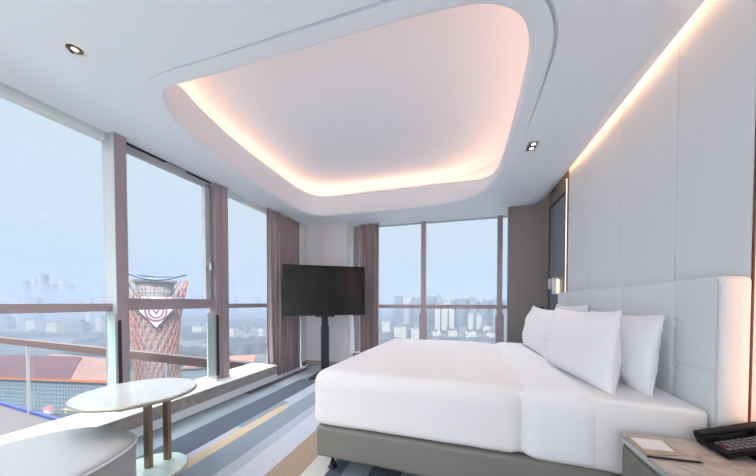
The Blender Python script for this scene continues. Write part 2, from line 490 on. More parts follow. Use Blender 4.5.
bm = bx(-2.975, -2.958, 2.78, 2.82, EYE + .42, EYE + .49); box(bm, -2.958, -2.93, 2.792, 2.808, EYE + .38, EYE + .475)
obj('window_handle', bm, M['silver'], sa, bevel=.004)
obj('head_shadow_strip', bx(-2.975, -2.955, 1.862, 2.84, ZC - .014, ZC + .01), M['gap'], w2)  # dark strip added, shadow line at the window head put into its colour
bm = B(); tube(bm, [(-2.962, 2.28, ZC - .012), (-2.955, 2.36, ZC - .02), (-2.955, 2.5, ZC - .013)], .008)
obj('restrictor_arm', bm, M['silver'], sa)
obj('glass_pane', bx(-3.005, -2.997, 1.85, 2.86, SH, ZC), M['glass'], w2)
post('guard_glass_edge', bx(-2.945, -2.925, 2.735, 2.845, SH + .05, EYE - .13), w2, 'fin')
post('pressure_cap', bx(-2.914, -2.906, 2.846, 2.885, SH + .05, EYE - .16), w2, 'darktrim')
w3 = structroot('window_3', (-3.0, 3.9, SH))
post('transom', bx(-3.02, -2.93, 3.04, 4.7, EYE - .082, EYE - .021), w3)
post('head_rail', bx(-3.05, -2.985, 3.04, 4.7, ZC - .05, ZC + .09), w3, 'headwhite')
obj('glass_pane', bx(-3.005, -2.997, 3.03, 4.71, 0, ZC), M['glass'], w3)
# --- far window beyond the bed
w5 = structroot('window_5', (-.6, YW, SH))
for a, b in ((-.728, -.642), (.572, .652)):
    post('post', bx(a, b, 5.28, 5.38, SH, ZC + .09), w5)
    post('post_casing', bx(a - .025, b + .025, 5.262, 5.36, SH, EYE - .22), w5)
post('post', bx(-2.02, -1.93, 5.28, 5.38, SH, ZC + .09), w5)
post('transom', bx(-2.02, 1.24, 5.29, 5.37, EYE - .118, EYE - .046), w5)
post('head_rail', bx(-2.02, 1.24, 5.345, 5.42, ZC - .01, ZC + .10), w5, 'sash')
obj('glass_pane', bx(-2.02, 1.24, 5.33, 5.338, SH, ZC + .02), M['glass'], w5)

# ------------------------------------------------------------------ cove lights and lamps
WARM = (1.0, .46, .25)
bm = B(); tube(bm, [(*off(i, .17), ZC + fh(i) + .016) for i in range(0, N, 2)], .008, 6, True)
tag(obj('cove_light_strip', bm, emit('cove light', WARM, 4.4)), 'warm light strip hidden inside the rounded ceiling tray above bed', 'light strip')
bm = B(); tube(bm, [(1.158, y, ZC + .35) for y in (1.66, 2.5, 3.2, 3.92)], .006, 6)
tag(obj('wall_wash_light_strip', bm, emit('wall wash light', (1.0, .44, .20), 35)), 'warm light strip in the slot over the headboard wall panels', 'light strip')
bm = B(); tube(bm, [(1.230, 1.585, z) for z in (.66, 1.2, 2.0, 2.9)], .004, 6)
tag(obj('edge_light_strip', bm, emit('edge light', (1.0, .42, .20), 5)), 'warm vertical light strip beside copper edge of the panelled wall', 'light strip')
bm = B(); tube(bm, [(1.195, 3.985, z) for z in (.1, 1.2, 2.0, 2.68)], .004, 6)
tag(obj('trim_light_strip', bm, emit('trim light', (1.0, .74, .62), .8)), 'thin pale light strip on the copper trim beside the wall recess', 'light strip')

def spot(name, parent, loc, power, ang=110, col=(1, .82, .66)):
    l = bpy.data.lights.new(name, 'SPOT'); l.energy = power; l.spot_size = rad(ang); l.spot_blend = 1.0; l.color = col; l.shadow_soft_size = .03
    o = bpy.data.objects.new(name, l); C.objects.link(o); o.parent = parent; o.location = Vector(loc)
    return o
def downlight(x, y, label):
    t = thing('ceiling_downlight', label, 'ceiling light', (x, y, ZC), group='round ceiling downlights')
    bm = B(); lathe(bm, [(.052, .0), (.05, -.004), (.038, -.004), (.036, .0)], n=28, caps=False)
    obj('trim_ring', bm, M['lampwhite'], t, smooth=True, local=True)
    bm = B(); lathe(bm, [(.0375, -.003), (.034, -.0015), (.001, -.001)], n=28)
    obj('reflector', bm, M['bronze'], t, smooth=True, local=True)
    bm = B(); lathe(bm, [(.018, -.003), (.017, -.006), (.001, -.006)], n=20)
    obj('lamp_lens', bm, emit('downlight lens', (1, .78, .62), .4), t, smooth=True, local=True)
    bm = B(); cyl(bm, (-.030, .0, -.004), (-.024, .0, -.012), .010, .008, 12)
    obj('gimbal_knob', bm, M['darktrim'], t, local=True)
    spot('downlight_beam', t, (0, 0, -.02), 14)
downlight(-2.158, 1.136, 'round tilted downlight in the ceiling near the left window')
t = thing('twin_downlight', 'small rectangular twin downlight in the ceiling right of the tray', 'ceiling light', (.619, 3.027, ZC))
bm = bx(-.045, .045, -.085, .085, -.004, 0); obj('housing', bm, M['silver'], t, local=True, bevel=.002)
for s in (-1, 1):
    h = obj('lamp_head', bx(-.032, .032, s * .04 - .032, s * .04 + .032, -.006, -.0035), M['darktrim'], t, local=True)
    bm = B(); cyl(bm, (.004, s * .04 - .004, -.006), (.004, s * .04 - .004, -.009), .022, .021, 20)
    obj('lamp_lens', bm, emit('twin lens', (1, .82, .66), .7), h, local=True)
sb = spot('downlight_beam', t, (0, 0, -.03), 15, 105, (1, .93, .86)); sb.rotation_euler = Vector((-1.0, -.35, -1.9)).to_track_quat('-Z', 'Y').to_euler()

# reading lamp on the far recess wall
t = thing('wall_reading_lamp', 'small white twin cylinder reading lamp on the wall beyond headboard', 'wall lamp', (1.24, 4.44, EYE + .21))
obj('wall_plate', bx(1.212, 1.2275, 4.35, 4.41, EYE + .15, EYE + .27), M['lampwhite'], t, bevel=.004)
bm = B(); cyl(bm, (1.188, 4.375, EYE + .105), (1.188, 4.375, EYE + .325), .034, n=28); obj('lamp_body', bm, M['lampwhite'], t, bevel=.004)
bm = B(); cyl(bm, (1.186, 4.58, EYE + .18), (1.186, 4.58, EYE + .325), .026, n=24); obj('spot_head', bm, M['lampwhite'], t, bevel=.004)
bm = B(); tube(bm, [(1.188, 4.40, EYE + .30), (1.186, 4.48, EYE + .30), (1.186, 4.56, EYE + .30)], .009); obj('swivel_arm', bm, M['lampwhite'], t)
bm = B(); cyl(bm, (1.219, 4.335, EYE + .12), (1.219, 4.335, EYE + .30), .006, n=10); obj('light_tube', bm, emit('reading glow', (1.0, .58, .36), 2.0), t)

# ------------------------------------------------------------------ curtains
def curtain(name, label, pts, z0, z1, amp, folds, n=150):
    t = thing(name, label, 'curtain', ((pts[0][0] + pts[1][0]) / 2, (pts[0][1] + pts[1][1]) / 2, z0), group='mauve curtains either side of the room corner')
    a, b = Vector(pts[0]), Vector(pts[1]); d = (b - a); nn = Vector((-d.y, d.x)).normalized()
    rows = []
    K = 16
    for k in range(K + 1):
        f = k / K; z = z0 + (z1 - z0) * f
        row = []
        for i in range(n + 1):
            s = i / n
            ph = 2 * PI * folds * (s + .012 * math.sin(9 * s + 2 * f) + .006 * math.sin(23 * s))
            am = amp * (1.0 - .35 * f + .25 * math.sin(17 * s + 3)) * (.75 + .25 * (1 - f))
            w = am * (math.sin(ph) + .28 * math.sin(2.3 * ph + 3 * f))
            q = a + d * (s + .006 * math.sin(2 * ph)) + nn * w
            row.append((q.x, q.y, z))
        rows.append(row)
    bm = B(); sheet(bm, rows)
    o = obj('drape', bm, M['curtain'], t, smooth=True)
    sm = o.modifiers.new('sol', 'SOLIDIFY'); sm.thickness = .004; sm.offset = 0
    hb = B(); n0 = d.normalized()
    box(hb, *sorted((a.x - .02, b.x + .02)), *sorted((a.y - .015, b.y + .015)), z1, z1 + .012)
    obj('curtain_track', hb, M['lampwhite'], t)
    return t
curtain('window_curtain', 'long mauve pleated curtain left of the television at the long window', ((-2.885, 3.80), (-2.885, 4.66)), .005, ZC - .012, .047, 9)
curtain('window_curtain', 'mauve pleated curtain right of the television at the far window', ((-1.865, 5.13), (-1.475, 5.13)), .005, ZC - .012, .045, 6)

# ------------------------------------------------------------------ television
t = thing('television', 'large black flat screen television on a dark floor stand by curtains', 'television', (-2.178, 4.34, 0.0), rad(33.3))
hw = .668
bm = bx(-hw, hw, -.022, .012, .985, 1.80); obj('bezel', bm, M['black'], t, local=True, bevel=.004)
obj('screen', bx(-hw + .008, hw - .008, -.0245, -.0215, .999, 1.792), M['tv'], t, local=True)
obj('rear_housing', bx(-.42, .42, .012, .05, 1.06, 1.5), M['black'], t, local=True, bevel=.012)
obj('bottom_strip', bx(-hw, hw, -.026, -.016, .976, .987), M['stand'], t, local=True)
obj('mount_plate', bx(-.16, .16, .045, .062, .95, 1.45), M['stand'], t, local=True, bevel=.004)
obj('pole', bx(-.055, .055, .062, .112, .42, 1.35), M['stand'], t, local=True, bevel=.006)
obj('pole_sleeve', bx(-.066, .066, .054, .12, .02, .80), M['stand'], t, local=True, bevel=.006)
bm = prism(B(), [(-.30, -.28), (-.24, -.31), (.24, -.31), (.30, -.28), (.10, .14), (-.10, .14)], .0025, .022)
obj('base_plate', bm, M['black'], t, local=True, bevel=.005)

# ------------------------------------------------------------------ bed
def skew(p):
    # the bed stands slightly turned: its near side comes closer to the camera at the head
    f = min(1.0, max(0.0, (p.x + 1.0) / 2.08))
    return Vector((p.x + .05 * (p.y - 1.83) * (1 - f), p.y - .052 * (p.x + 1.0), p.z))
def skd(q, d): return skew(q)
t = thing('bed', 'wide hotel bed with taupe leather base and white mattress', 'bed', (0.05, 2.83, 0))
obj('base', soft_box(B(), -.998, 1.08, 1.825, 3.85, .10, .325, .03, 20, 20, 4, disp=skd), M['bedbase'], t, smooth=True)
obj('mattress', soft_box(B(), -.955, 1.085, 1.85, 3.82, .327, .700, .07, 24, 24, 6, rb=.04, disp=skd), M['linen'], t, smooth=True)
for x in (-.90, .05, .95):
    for y in (1.90, 2.83, 3.76):
        bm = B(); lathe(bm, [(.012, .10), (.012, .045), (.02, .044), (.021, .03), (.012, .028), (.014, .018), (.032, .010), (.034, .003)][::-1], skew(Vector((x, y, 0))), 20)
        obj('foot', bm, M['black'], t, smooth=True)

def bed_disp(q, d):
    p = q.copy()
    n1 = noise.noise(Vector((q.x * 1.6, q.y * 1.6, q.z * 1.6)))
    n2 = noise.noise(Vector((q.x * 5, q.y * 2.2, q.z * 5)) + Vector((4, 1, 2)))
    k = .006 * n1 + .0022 * n2
    p += d * k
    # side drop hangs a little wavy and tucks under at the hem
    if q.z < .60 and q.y < 2.0: p.y += .010 * math.sin(q.x * 3.2 + .4) * (.60 - q.z)
    if q.z > .6: p.z += .010 * (1 - ((q.y - 2.83) / 1.02) ** 2)
    return skew(p)
dv = thing('duvet', 'plain white duvet smoothed over the bed and tucked at the foot', 'duvet', (-.3, 2.83, .70))
obj('cover', soft_box(B(), -1.028, .345, 1.812, 3.862, .325, .712, .095, 50, 60, 10, rb=.05, disp=bed_disp), M['linen'], dv, smooth=True)
obj('folded_sheet', soft_box(B(), .322, .715, 1.803, 3.87, .318, .722, .095, 22, 60, 10, rb=.05, disp=bed_disp), M['linen2'], dv, smooth=True)
def sheet_disp(q, d):
    p = bed_disp(q, d)
    f = max(0.0, (q.x - .62) / .46)
    if q.y < 2.0: p.y -= .045 * f * f * (3 - 2 * f)
    return p
tag(obj('fitted_sheet', soft_box(B(), .60, 1.088, 1.815, 3.85, .325, .706, .03, 24, 60, 8, rb=.05, disp=sheet_disp), M['linen'], t, smooth=True), None, None)

# ------------------------------------------------------------------ headboard
def hb_disp(q, d):
    p = q.copy()
    if d.x < -.2 or q.x < 1.13:
        k = 0
        for sy in (1.94, 2.48, 3.02, 3.56):
            k += .007 * math.exp(-((q.y - sy) / .012) ** 2) + .004 * math.exp(-((q.y - sy) / .05) ** 2)
            for sz in (1.106, .87): k += .014 * math.exp(-(((q.y - sy) ** 2 + (q.z - sz) ** 2) / .02 ** 2))
        for sz in (1.106, .87): k += .004 * math.exp(-((q.z - sz) / .012) ** 2)
        p.x += min(k, .02)
    return p
t = thing('headboard', 'pale grey tufted leather headboard against the panelled wall', 'headboard', (1.14, 2.8, .2))
bm = soft_box(B(), 1.092, 1.2095, 1.646, 3.915, .33, 1.315, .026, 3, 300, 90, disp=hb_disp)
obj('padded_board', bm, M['leather'], t, smooth=True)
bm = B(); tube(bm, [(1.0965, 1.656, z) for z in (.36, .7, 1.0, 1.27)] + [(1.0965, 1.663, 1.30), (1.0965, 1.678, 1.306)], .005)
obj('piping', bm, M['seam'], t, smooth=True)
for sy in (1.94, 2.48, 3.02, 3.56):
    for sz in (1.106, .87):
        bm = B(); cyl(bm, (1.115, sy, sz), (1.103, sy, sz), .014, .009, 16); obj('button', bm, M['leather'], t, smooth=True)
obj('plinth', bx(1.10, 1.194, 1.70, 3.90, 0.0, .335), M['bedbase'], t)

# ------------------------------------------------------------------ pillows
def pillow(label, cen, w, h, th, tilt, yaw=0.0, roll=0.0, seed=0, shear=0.0):
    n = 40
    sg = lambda v, e: math.copysign(abs(v) ** e, v)
    def P(i, j, side):
        x = -1 + 2 * i / n; y = -1 + 2 * j / n
        # denser towards the rim
        x = math.sin(x * PI / 2); y = math.sin(y * PI / 2)
        e = max(0.0, (1 - abs(x) ** 2.6)) ** .55 * max(0.0, (1 - abs(y) ** 2.6)) ** .55
        px = x * w / 2 * (1 - .055 * (1 - y * y)); pyy = y * h / 2 * (1 - .09 * (1 - x * x))
        z = side * th / 2 * e * (1.0 - .12 * y)
        k = Vector((x * 2.4 + seed * 3.1, y * 2.4, side * 2.0))
        ang = math.atan2(y, x); rr = math.hypot(x, y)
        wr = .010 * noise.noise(k) + .006 * noise.noise(k * 2.3 + Vector((7, 3, seed))) + .003 * math.sin(ang * 9 + seed + 2 * noise.noise(k)) * min(1, rr) ** 3 * (e > 0)
        z += side * wr * min(1, e * 2.2)
        px -= shear * y
        return Vector((px, pyy, z))
    ct, st = math.cos(tilt), math.sin(tilt)
    Mx = Matrix(((0, st, -ct, 0), (-1, 0, 0, 0), (0, ct, st, 0), (0, 0, 0, 1)))
    Mx = Matrix.Translation(cen) @ Matrix.Rotation(yaw, 4, 'Z') @ Mx @ Matrix.Rotation(roll, 4, 'Z')
    t = thing('pillow', label, 'pillow', (cen[0], cen[1], cen[2] - h / 2), group='white pillows against the headboard')
    bm = B(); cache = {}
    def V(i, j, s):
        edge = i in (0, n) or j in (0, n)
        key = (i, j, 0 if edge else s)
        if key not in cache: cache[key] = bm.verts.new(Mx @ P(i, j, s))
        return cache[key]
    for s in (1, -1):
        for i in range(n):
            for j in range(n): bm.faces.new([V(i, j, s), V(i + 1, j, s), V(i + 1, j + 1, s), V(i, j + 1, s)])
    obj('pillowcase', bm, M['linen2'], t, smooth=True)
    # stitched flange along the open end
    bm = B()
    ed = [Mx @ (P(n, j, 1) + Vector((.004, 0, 0))) for j in range(2, n - 1, 2)]
    tube(bm, ed, .0055, 6); obj('case_hem', bm, M['linen2'], t, smooth=True)
    return t
pillow('front white pillow nearest the bedside telephone, leaning on another pillow', (.757, 2.245, .921), .79, .47, .24, rad(9), rad(7), 0, 1, .04)
pillow('front white pillow on the window side of the bed', (.735, 3.16, .924), .86, .455, .20, rad(12), rad(3), rad(-2), 2)
pillow('rear white pillow nearest the bedside telephone, touching headboard', (.955, 2.23, .912), .78, .45, .18, rad(6), rad(3), 0, 3)
pillow('rear white pillow on the window side, mostly hidden behind front pillow', (.975, 3.20, .935), .84, .49, .18, rad(7), 0, 0, 4)

# ------------------------------------------------------------------ bedside table by the camera with telephone, pad and pen
t = thing('bedside_table', 'grey oak bedside table with a rounded beige marble top', 'bedside table', (.95, 1.25, 0))
pl = rrect(.715, 1.236, .80, 1.634, .05)
obj('cabinet', prism(B(), rrect(.725, 1.234, .81, 1.628, .045), .06, .552), M['oak'], t, bevel=.003)
obj('plinth', prism(B(), rrect(.76, 1.184, .84, 1.61, .03), 0.0, .06), M['darktrim'], t)
obj('edge_band', prism(B(), pl, .552, .572), M['silver'], t, bevel=.003)
obj('marble_top', prism(B(), rrect(.719, 1.234, .804, 1.630, .047), .572, .580), M['marbleb'], t, bevel=.002)
for z0, z1 in ((.08, .30), (.31, .535)):
    dr = obj('drawer', bx(.718, .7255, .86, 1.59, z0, z1), M['oak'], t, bevel=.002)
    obj('drawer_pull', bx(.710, .7185, 1.15, 1.30, z1 - .03, z1 - .018), M['bronze'], dr, bevel=.002)
# far twin, hidden behind the bed except for the lamp top
t = thing('bedside_table', 'far bedside table mostly hidden behind the bed and pillows', 'bedside table', (.95, 4.35, 0))
obj('cabinet', prism(B(), rrect(.76, 1.20, 4.02, 4.72, .045), .06, .552), M['oak'], t, bevel=.003)
obj('plinth', prism(B(), rrect(.79, 1.20, 4.05, 4.69, .03), 0.0, .06), M['darktrim'], t)
obj('marble_top', prism(B(), rrect(.755, 1.205, 4.015, 4.725, .05), .552, .580), M['marbleb'], t, bevel=.003)
t = thing('table_lamp', 'slim black lamp just peeking above the far front pillow', 'lamp', (.96, 4.12, .58))
bm = B(); lathe(bm, [(.07, .581), (.07, .59), (.01, .60), (.007, .98), (.001, .98)], (.96, 4.12, 0), 24); obj('lamp_stem', bm, M['black'], t, smooth=True)
bm = B(); lathe(bm, [(.075, .93), (.045, 1.135), (.001, 1.137)], (.96, 4.12, 0), 28); obj('lamp_shade', bm, M['black'], t, smooth=True)

t = thing('telephone', 'black desk telephone with keypad on the beige marble bedside table', 'telephone', (1.004, 1.455, .58), rad(5))
TW, TD = .215, .140
TM = Matrix.Translation((0, 0, .002)) @ Matrix.Rotation(rad(-15), 4, 'Y')
obj('phone_body', bx(0, TW, 0, TD, .002, .024, M=TM), M['phone'], t, local=True, bevel=.004)
obj('stand_foot', prism(B(), [(.10, 0.0008), (.20, .0008), (.195, .046), (.13, .03)], -TD + .015, -.012, M=Matrix.Rotation(rad(90), 4, 'X')), M['phone'], t, local=True, bevel=.002)
obj('face_plate', bx(.014, TW - .008, .010, .088, .0235, .026, M=TM), M['black'], t, local=True)
h = obj('handset', bx(-.004, TW + .012, .096, .142, .040, .058, M=TM), M['phone'], t, local=True, bevel=.008)
obj('ear_piece', bx(TW - .04, TW + .010, .094, .144, .023, .046, M=TM), M['phone'], h, local=True, bevel=.006)
obj('mouth_piece', bx(-.002, .046, .094, .144, .023, .046, M=TM), M['phone'], h, local=True, bevel=.006)
for i in range(8):
    for j in range(4):
        x0 = .022 + i * .0195; y0 = .016 + j * .0175
        obj('phone_key', bx(x0, x0 + .012, y0, y0 + .010, .0255, .0295, M=TM), M['keyred' if (i == 0 and j in (1, 2)) else 'key'], t, local=True)
bm = B(); tube(bm, [TM @ Vector((.02 + .003 * k, TD + .008 + .006 * math.sin(k * 1.2), .012 + .006 * math.cos(k * 1.2))) for k in range(60)], .0022, 6)
obj('coiled_cord', bm, M['phone'], t, local=True)

t = thing('notepad', 'white notepad in a beige holder beside the black telephone', 'notepad', (.80, 1.50, .58))
Q = [(.722, 1.415), (.876, 1.447), (.862, 1.578), (.728, 1.572)]
obj('holder', prism(B(), Q, .5802, .5845), M['kraft'], t, bevel=.001)
Q = [(.733, 1.462), (.838, 1.466), (.852, 1.565), (.735, 1.560)]
obj('paper_sheets', prism(B(), Q, .5845, .5875), M['paper'], t)
t = thing('pen', 'slim dark pen lying in front of the white notepad', 'pen', (.80, 1.395, .58))
bm = B(); cyl(bm, (.712, 1.392, .5845), (.88, 1.397, .5845), .0042, n=12); obj('barrel', bm, M['black'], t, smooth=True)
bm = B(); cyl(bm, (.88, 1.397, .5845), (.893, 1.3975, .5842), .0042, .001, 12); obj('tip', bm, M['bronze'], t, smooth=True)
bm = bx(.716, .75, 1.3905, 1.3925, .5885, .590); obj('clip', bm, M['bronze'], t)

# ------------------------------------------------------------------ ottoman and side table
def superell(cx, cy, a, b, e, n=72):
    out = []
    for k in range(n):
        t = 2 * PI * k / n; c, s = math.cos(t), math.sin(t)
        out.append((cx + a * math.copysign(abs(c) ** (2 / e), c), cy + b * math.copysign(abs(s) ** (2 / e), s)))
    return out
t = thing('ottoman', 'cream leather chaise ottoman with rounded end below the window', 'ottoman', (-2.07, .35, 0))
ocx, ocy, oa, ob, oe = -2.068, .35, .428, .905, 3.1
def ring(s, z): return [(ocx + (x - ocx) - math.copysign(1, x - ocx) * s * abs(x - ocx) / oa, ocy + (y - ocy) - math.copysign(1, y - ocy) * s * abs(y - ocy) / ob, z) for x, y in superell(ocx, ocy, oa, ob, oe)]
bm = B()
rws = [ring(.012, .03), ring(0, .05), ring(0, .20), ring(.0, .385), ring(.004, .403), ring(.014, .412), ring(.05, .417), ring(.15, .424), ring(.28, .428)]
g = sheet(bm, rws, True); bm.faces.new(g[-1]); bm.faces.new(g[0][::-1])
obj('seat', bm, M['ottoman'], t, smooth=True)
bm = B(); tube(bm, ring(-.003, .398), .0055, 8, True); obj('piping', bm, M['seam'], t, smooth=True)
bm = B(); prism(bm, [(p[0], p[1]) for p in ring(.06, 0)], 0.003, .032); obj('plinth', bm, M['darktrim'], t)

t = thing('side_table', 'round white marble side table with two bronze legs over ottoman', 'side table', (-2.14, 1.50, 0))
tcx, tcy, TR = -2.10, 1.405, .334
ZT = .60
bm = B(); lathe(bm, [(TR - .012, ZT - .022), (TR - .004, ZT - .012), (TR - .004, ZT - .001), (TR - .006, ZT)], (tcx, tcy, 0), 96)
obj('marble_top', bm, M['marblew'], t, smooth=False)
bm = B(); lathe(bm, [(TR - .02, ZT - .026), (TR, ZT - .024), (TR + .002, ZT - .012), (TR, ZT - .003), (TR - .004, ZT - .002)], (tcx, tcy, 0), 96)
obj('metal_rim', bm, M['rim'], t, smooth=True)
for x, y in ((-2.140, 1.490), (-2.122, 1.613)):
    Mr = Matrix.Translation((x, y, 0)) @ Matrix.Rotation(rad(14), 4, 'Z')
    obj('leg', bx(-.019, .019, -.019, .019, .02, ZT - .024, M=Mr), M['bronze'], t, bevel=.002)
bm = B(); lathe(bm, [(.220, .003), (.224, .008), (.224, .016), (.220, .021)], (-2.122, 1.484, 0), 72); obj('base', bm, M['basestone'], t)

# ------------------------------------------------------------------ terrace and city
GZ = EYE - 60.0
camv = lambda u, d: (((u - 378) / F) * d)
def at(u, d, z=0.0):
    """point at horizontal camera depth d along image column u"""
    r = (u - 378) / F * d; c, s = math.cos(rad(16.3)), math.sin(rad(16.3))
    return Vector((c * r - s * d, s * r + c * d, z))
terr = thing('terrace_deck', 'dark grey terrace deck outside below the long window', 'terrace', (-8, 2, -1.8))
obj('deck_slab', prism(B(), [(-3.3, -6), (-3.3, 4.0), (-13.6, 4.98), (-13.6, -6)], -2.0, -1.75), mat('grey deck paving', (54, 50, 54), .7, bump=.1, scale=30), terr)
obj('deck_edge', prism(B(), [(-3.3, 3.93), (-3.3, 4.0), (-13.6, 4.98), (-13.6, 4.91)], -1.75, -1.68), mat('blue edge strip', (34, 44, 92), .5), terr)
def L(x): return 3.96 + (x + 3.3) * (4.94 - 3.96) / (-13.6 + 3.3)
t = thing('terrace_glass_screen', 'glass wind screen with brown cap rail along the outside terrace', 'railing', (-8, 4.4, -1.75))
obj('cap_rail', prism(B(), [(-3.2, L(-3.2) - .055), (-3.2, L(-3.2) + .055), (-13.6, L(-13.6) + .055), (-13.6, L(-13.6) - .055)], EYE - 1.165, EYE - 1.0), mat('brown rail', (70, 56, 56), .5, metal=.2), t, bevel=.01)
obj('glass_panel', prism(B(), [(-3.2, L(-3.2) - .006), (-3.2, L(-3.2) + .006), (-13.6, L(-13.6) + .006), (-13.6, L(-13.6) - .006)], -1.7, EYE - 1.16), M['screenglass'], t)
for x in (-5.4, -10.95):
    obj('post', bx(x - .022, x + .022, L(x) - .06, L(x) - .01, -1.75, EYE - 1.15), M['silver'], t)

EX = {}
EX['ground'] = mat('city ground', (62, 63, 65), .9, var=.18, scale=.012)
EX['wood'] = mat('winter woodland', (40, 42, 46), .95, bump=.6, scale=.06, var=.35)
EX['roofdark'] = mat('red brown roof', (62, 38, 39), .7, bump=.05, scale=.4)
EX['roofpale'] = mat('dusty red roof', (98, 74, 68), .7, var=.06, scale=.06)
EX['orange'] = mat('orange eave', (128, 74, 48), .6)
EX['concrete'] = mat('pale concrete', (116, 113, 110), .8)
EX['steel'] = mat('rust painted steel', (122, 80, 66), .6)
EX['blue'] = mat('deep blue steel', (36, 50, 92), .5)
EX['purple'] = mat('plum paint', (76, 42, 70), .6)
EX['white'] = mat('white cladding', (140, 138, 137), .6)
for _k in ('ground', 'wood', 'roofdark', 'roofpale', 'orange', 'concrete', 'steel', 'white'):
    EX[_k].node_tree.nodes['Principled BSDF'].inputs['Specular IOR Level'].default_value = .08
def grid_facade(name, base, line, sx, sz):
    m = mat(name, base, .35, spec=.3)
    nt = m.node_tree; b = nt.nodes['Principled BSDF']
    tc = nt.nodes.new('ShaderNodeTexCoord'); br = nt.nodes.new('ShaderNodeTexBrick')
    br.offset = 0.0; br.inputs['Scale'].default_value = 1.0
    br.inputs['Brick Width'].default_value = sx; br.inputs['Row Height'].default_value = sz; br.inputs['Mortar Size'].default_value = .14 * min(sx, sz)
    br.inputs['Color1'].default_value = rgb(*base); br.inputs['Color2'].default_value = rgb(*[v * .8 for v in base]); br.inputs['Mortar'].default_value = rgb(*line)
    sp = nt.nodes.new('ShaderNodeSeparateXYZ'); ad = nt.nodes.new('ShaderNodeMath'); ad.operation = 'ADD'; cb = nt.nodes.new('ShaderNodeCombineXYZ')
    nt.links.new(tc.outputs['Object'], sp.inputs[0]); nt.links.new(sp.outputs['X'], ad.inputs[0]); nt.links.new(sp.outputs['Y'], ad.inputs[1])
    nt.links.new(ad.outputs[0], cb.inputs['X']); nt.links.new(sp.outputs['Z'], cb.inputs['Y'])
    nt.links.new(cb.outputs[0], br.inputs['Vector']); nt.links.new(br.outputs['Color'], b.inputs['Base Color'])
    return m
EX['curtainwall'] = grid_facade('glass curtain wall', (66, 80, 94), (94, 102, 110), 2.2, 2.2)
EX['towerglass'] = grid_facade('tower core glass', (92, 96, 112), (124, 120, 122), 2.4, 2.8)
EX['block'] = [grid_facade('tower block facade', c, l, 4.5, 3.2) for c, l in (((70, 73, 78), (88, 90, 92)), ((54, 60, 70), (74, 78, 84)), ((112, 111, 108), (126, 124, 122)))]

gd = structroot('trim_7', (0, 0, GZ)); gd.name = 'floor_outside'
obj('city_ground', bx(-6000, 6000, -1500, 7000, GZ - .6, GZ), EX['ground'], gd)

# woodland: nobody could count the trees
bm = B(); rows = []
nd, na = 150, 240
for i in range(nd + 1):
    d = 205 * (2600 / 205) ** (i / nd)
    row = []
    for j in range(na + 1):
        u = -60 + (640 + 60) * j / na
        p = at(u, d)
        k = noise.fractal(Vector((p.x / 160, p.y / 160, 0)), .8, 2.0, 4)
        f = noise.noise(Vector((p.x / 14, p.y / 14, 3))) + .6 * noise.noise(Vector((p.x / 6, p.y / 6, 9)))
        z = GZ - 3 + max(0, min(1, (k + .12) * 4)) * (9 + 5 * f)
        row.append((p.x, p.y, z))
    rows.append(row)
sheet(bm, rows)
wd = obj('woodland', bm, EX['wood'], smooth=True); tag(wd, 'hazy grey green woodland spreading below the windows', 'woodland', kind='stuff')

# exhibition hall with the red roof
a0, a1 = Vector((-300, 84.3)), Vector((-174, 105.5))
dd = (a1 - a0).normalized(); nn = Vector((-dd.y, dd.x))
t = thing('exhibition_hall', 'long glass fronted hall with dark red hipped roof below the window', 'building', (-220, 100, GZ))
H = 18
ve = a1.normalized()
def P4(p, z): return (p.x, p.y, z)
obj('glass_facade', prism(B(), [a0[:], a1[:], (a1 + ve * 34)[:], (a0 + nn * 34)[:]], GZ, GZ + H), EX['curtainwall'], t)
e0, e1 = a0 - nn * 2.2, a1 - nn * 2.2
obj('eave', prism(B(), [e0[:], (e1 + dd * 3)[:], (a1 + dd * 3 + ve * 36)[:], (e0 + nn * 38)[:]], GZ + H, GZ + H + 1.3), EX['orange'], t)
bm = B()
def roof(bm, p0, p1, q0, q1, z0, z1):
    v = [bm.verts.new(P4(p, z)) for p, z in ((p0, z0), (p1, z0), (q1, z1), (q0, z1))]
    w = [bm.verts.new(P4(p, z0 - .1)) for p in (p0, p1, q1, q0)]
    bm.faces.new(v); bm.faces.new(w[::-1])
    for i in range(4): bm.faces.new([v[i], w[i], w[(i + 1) % 4], v[(i + 1) % 4]])
zz = GZ + H + 1.3
h1 = e0 + dd * 103
roof(bm, e0, h1, e0 + nn * 26, e0 + dd * 76 + nn * 26, zz, zz + 6.4)
obj('front_roof', bm, EX['roofdark'], t)
bm = B(); roof(bm, e0 + dd * 40 + nn * 1.5, e1 + dd * 3 + nn * 1.5, e0 + nn * 38 + dd * 40, e1 + dd * 3 + ve * 38, zz, zz + 5.6)
obj('rear_roof', bm, EX['roofpale'], t)
bm = B(); roof(bm, e0 + dd * 100 + nn * 20, e1 + dd * 3 + ve * 14, e0 + dd * 100 + nn * 23, e1 + dd * 3 + ve * 17, zz + 2, zz + 3.9); obj('roof_step', bm, EX['orange'], t)

b0, b1 = at(181, 182), at(250, 196)
b0, b1 = Vector(b0[:2]), Vector(b1[:2]); dd2 = (b1 - b0).normalized(); n2 = Vector((-dd2.y, dd2.x))
t = thing('exhibition_wing', 'low blue glazed wing with pinkish roof beyond the lattice tower', 'building', (b0.x, b0.y, GZ))
obj('glass_facade', prism(B(), [b0[:], b1[:], (b1 + n2 * 30)[:], (b0 + n2 * 30)[:]], GZ, GZ + 17.5), EX['curtainwall'], t)
obj('roof', prism(B(), [(b0 - n2 * 2)[:], (b1 - n2 * 2 + dd2 * 2)[:], (b1 + n2 * 32 + dd2 * 2)[:], (b0 + n2 * 32)[:]], GZ + 17.5, GZ + 18.6), EX['roofpale'], t)

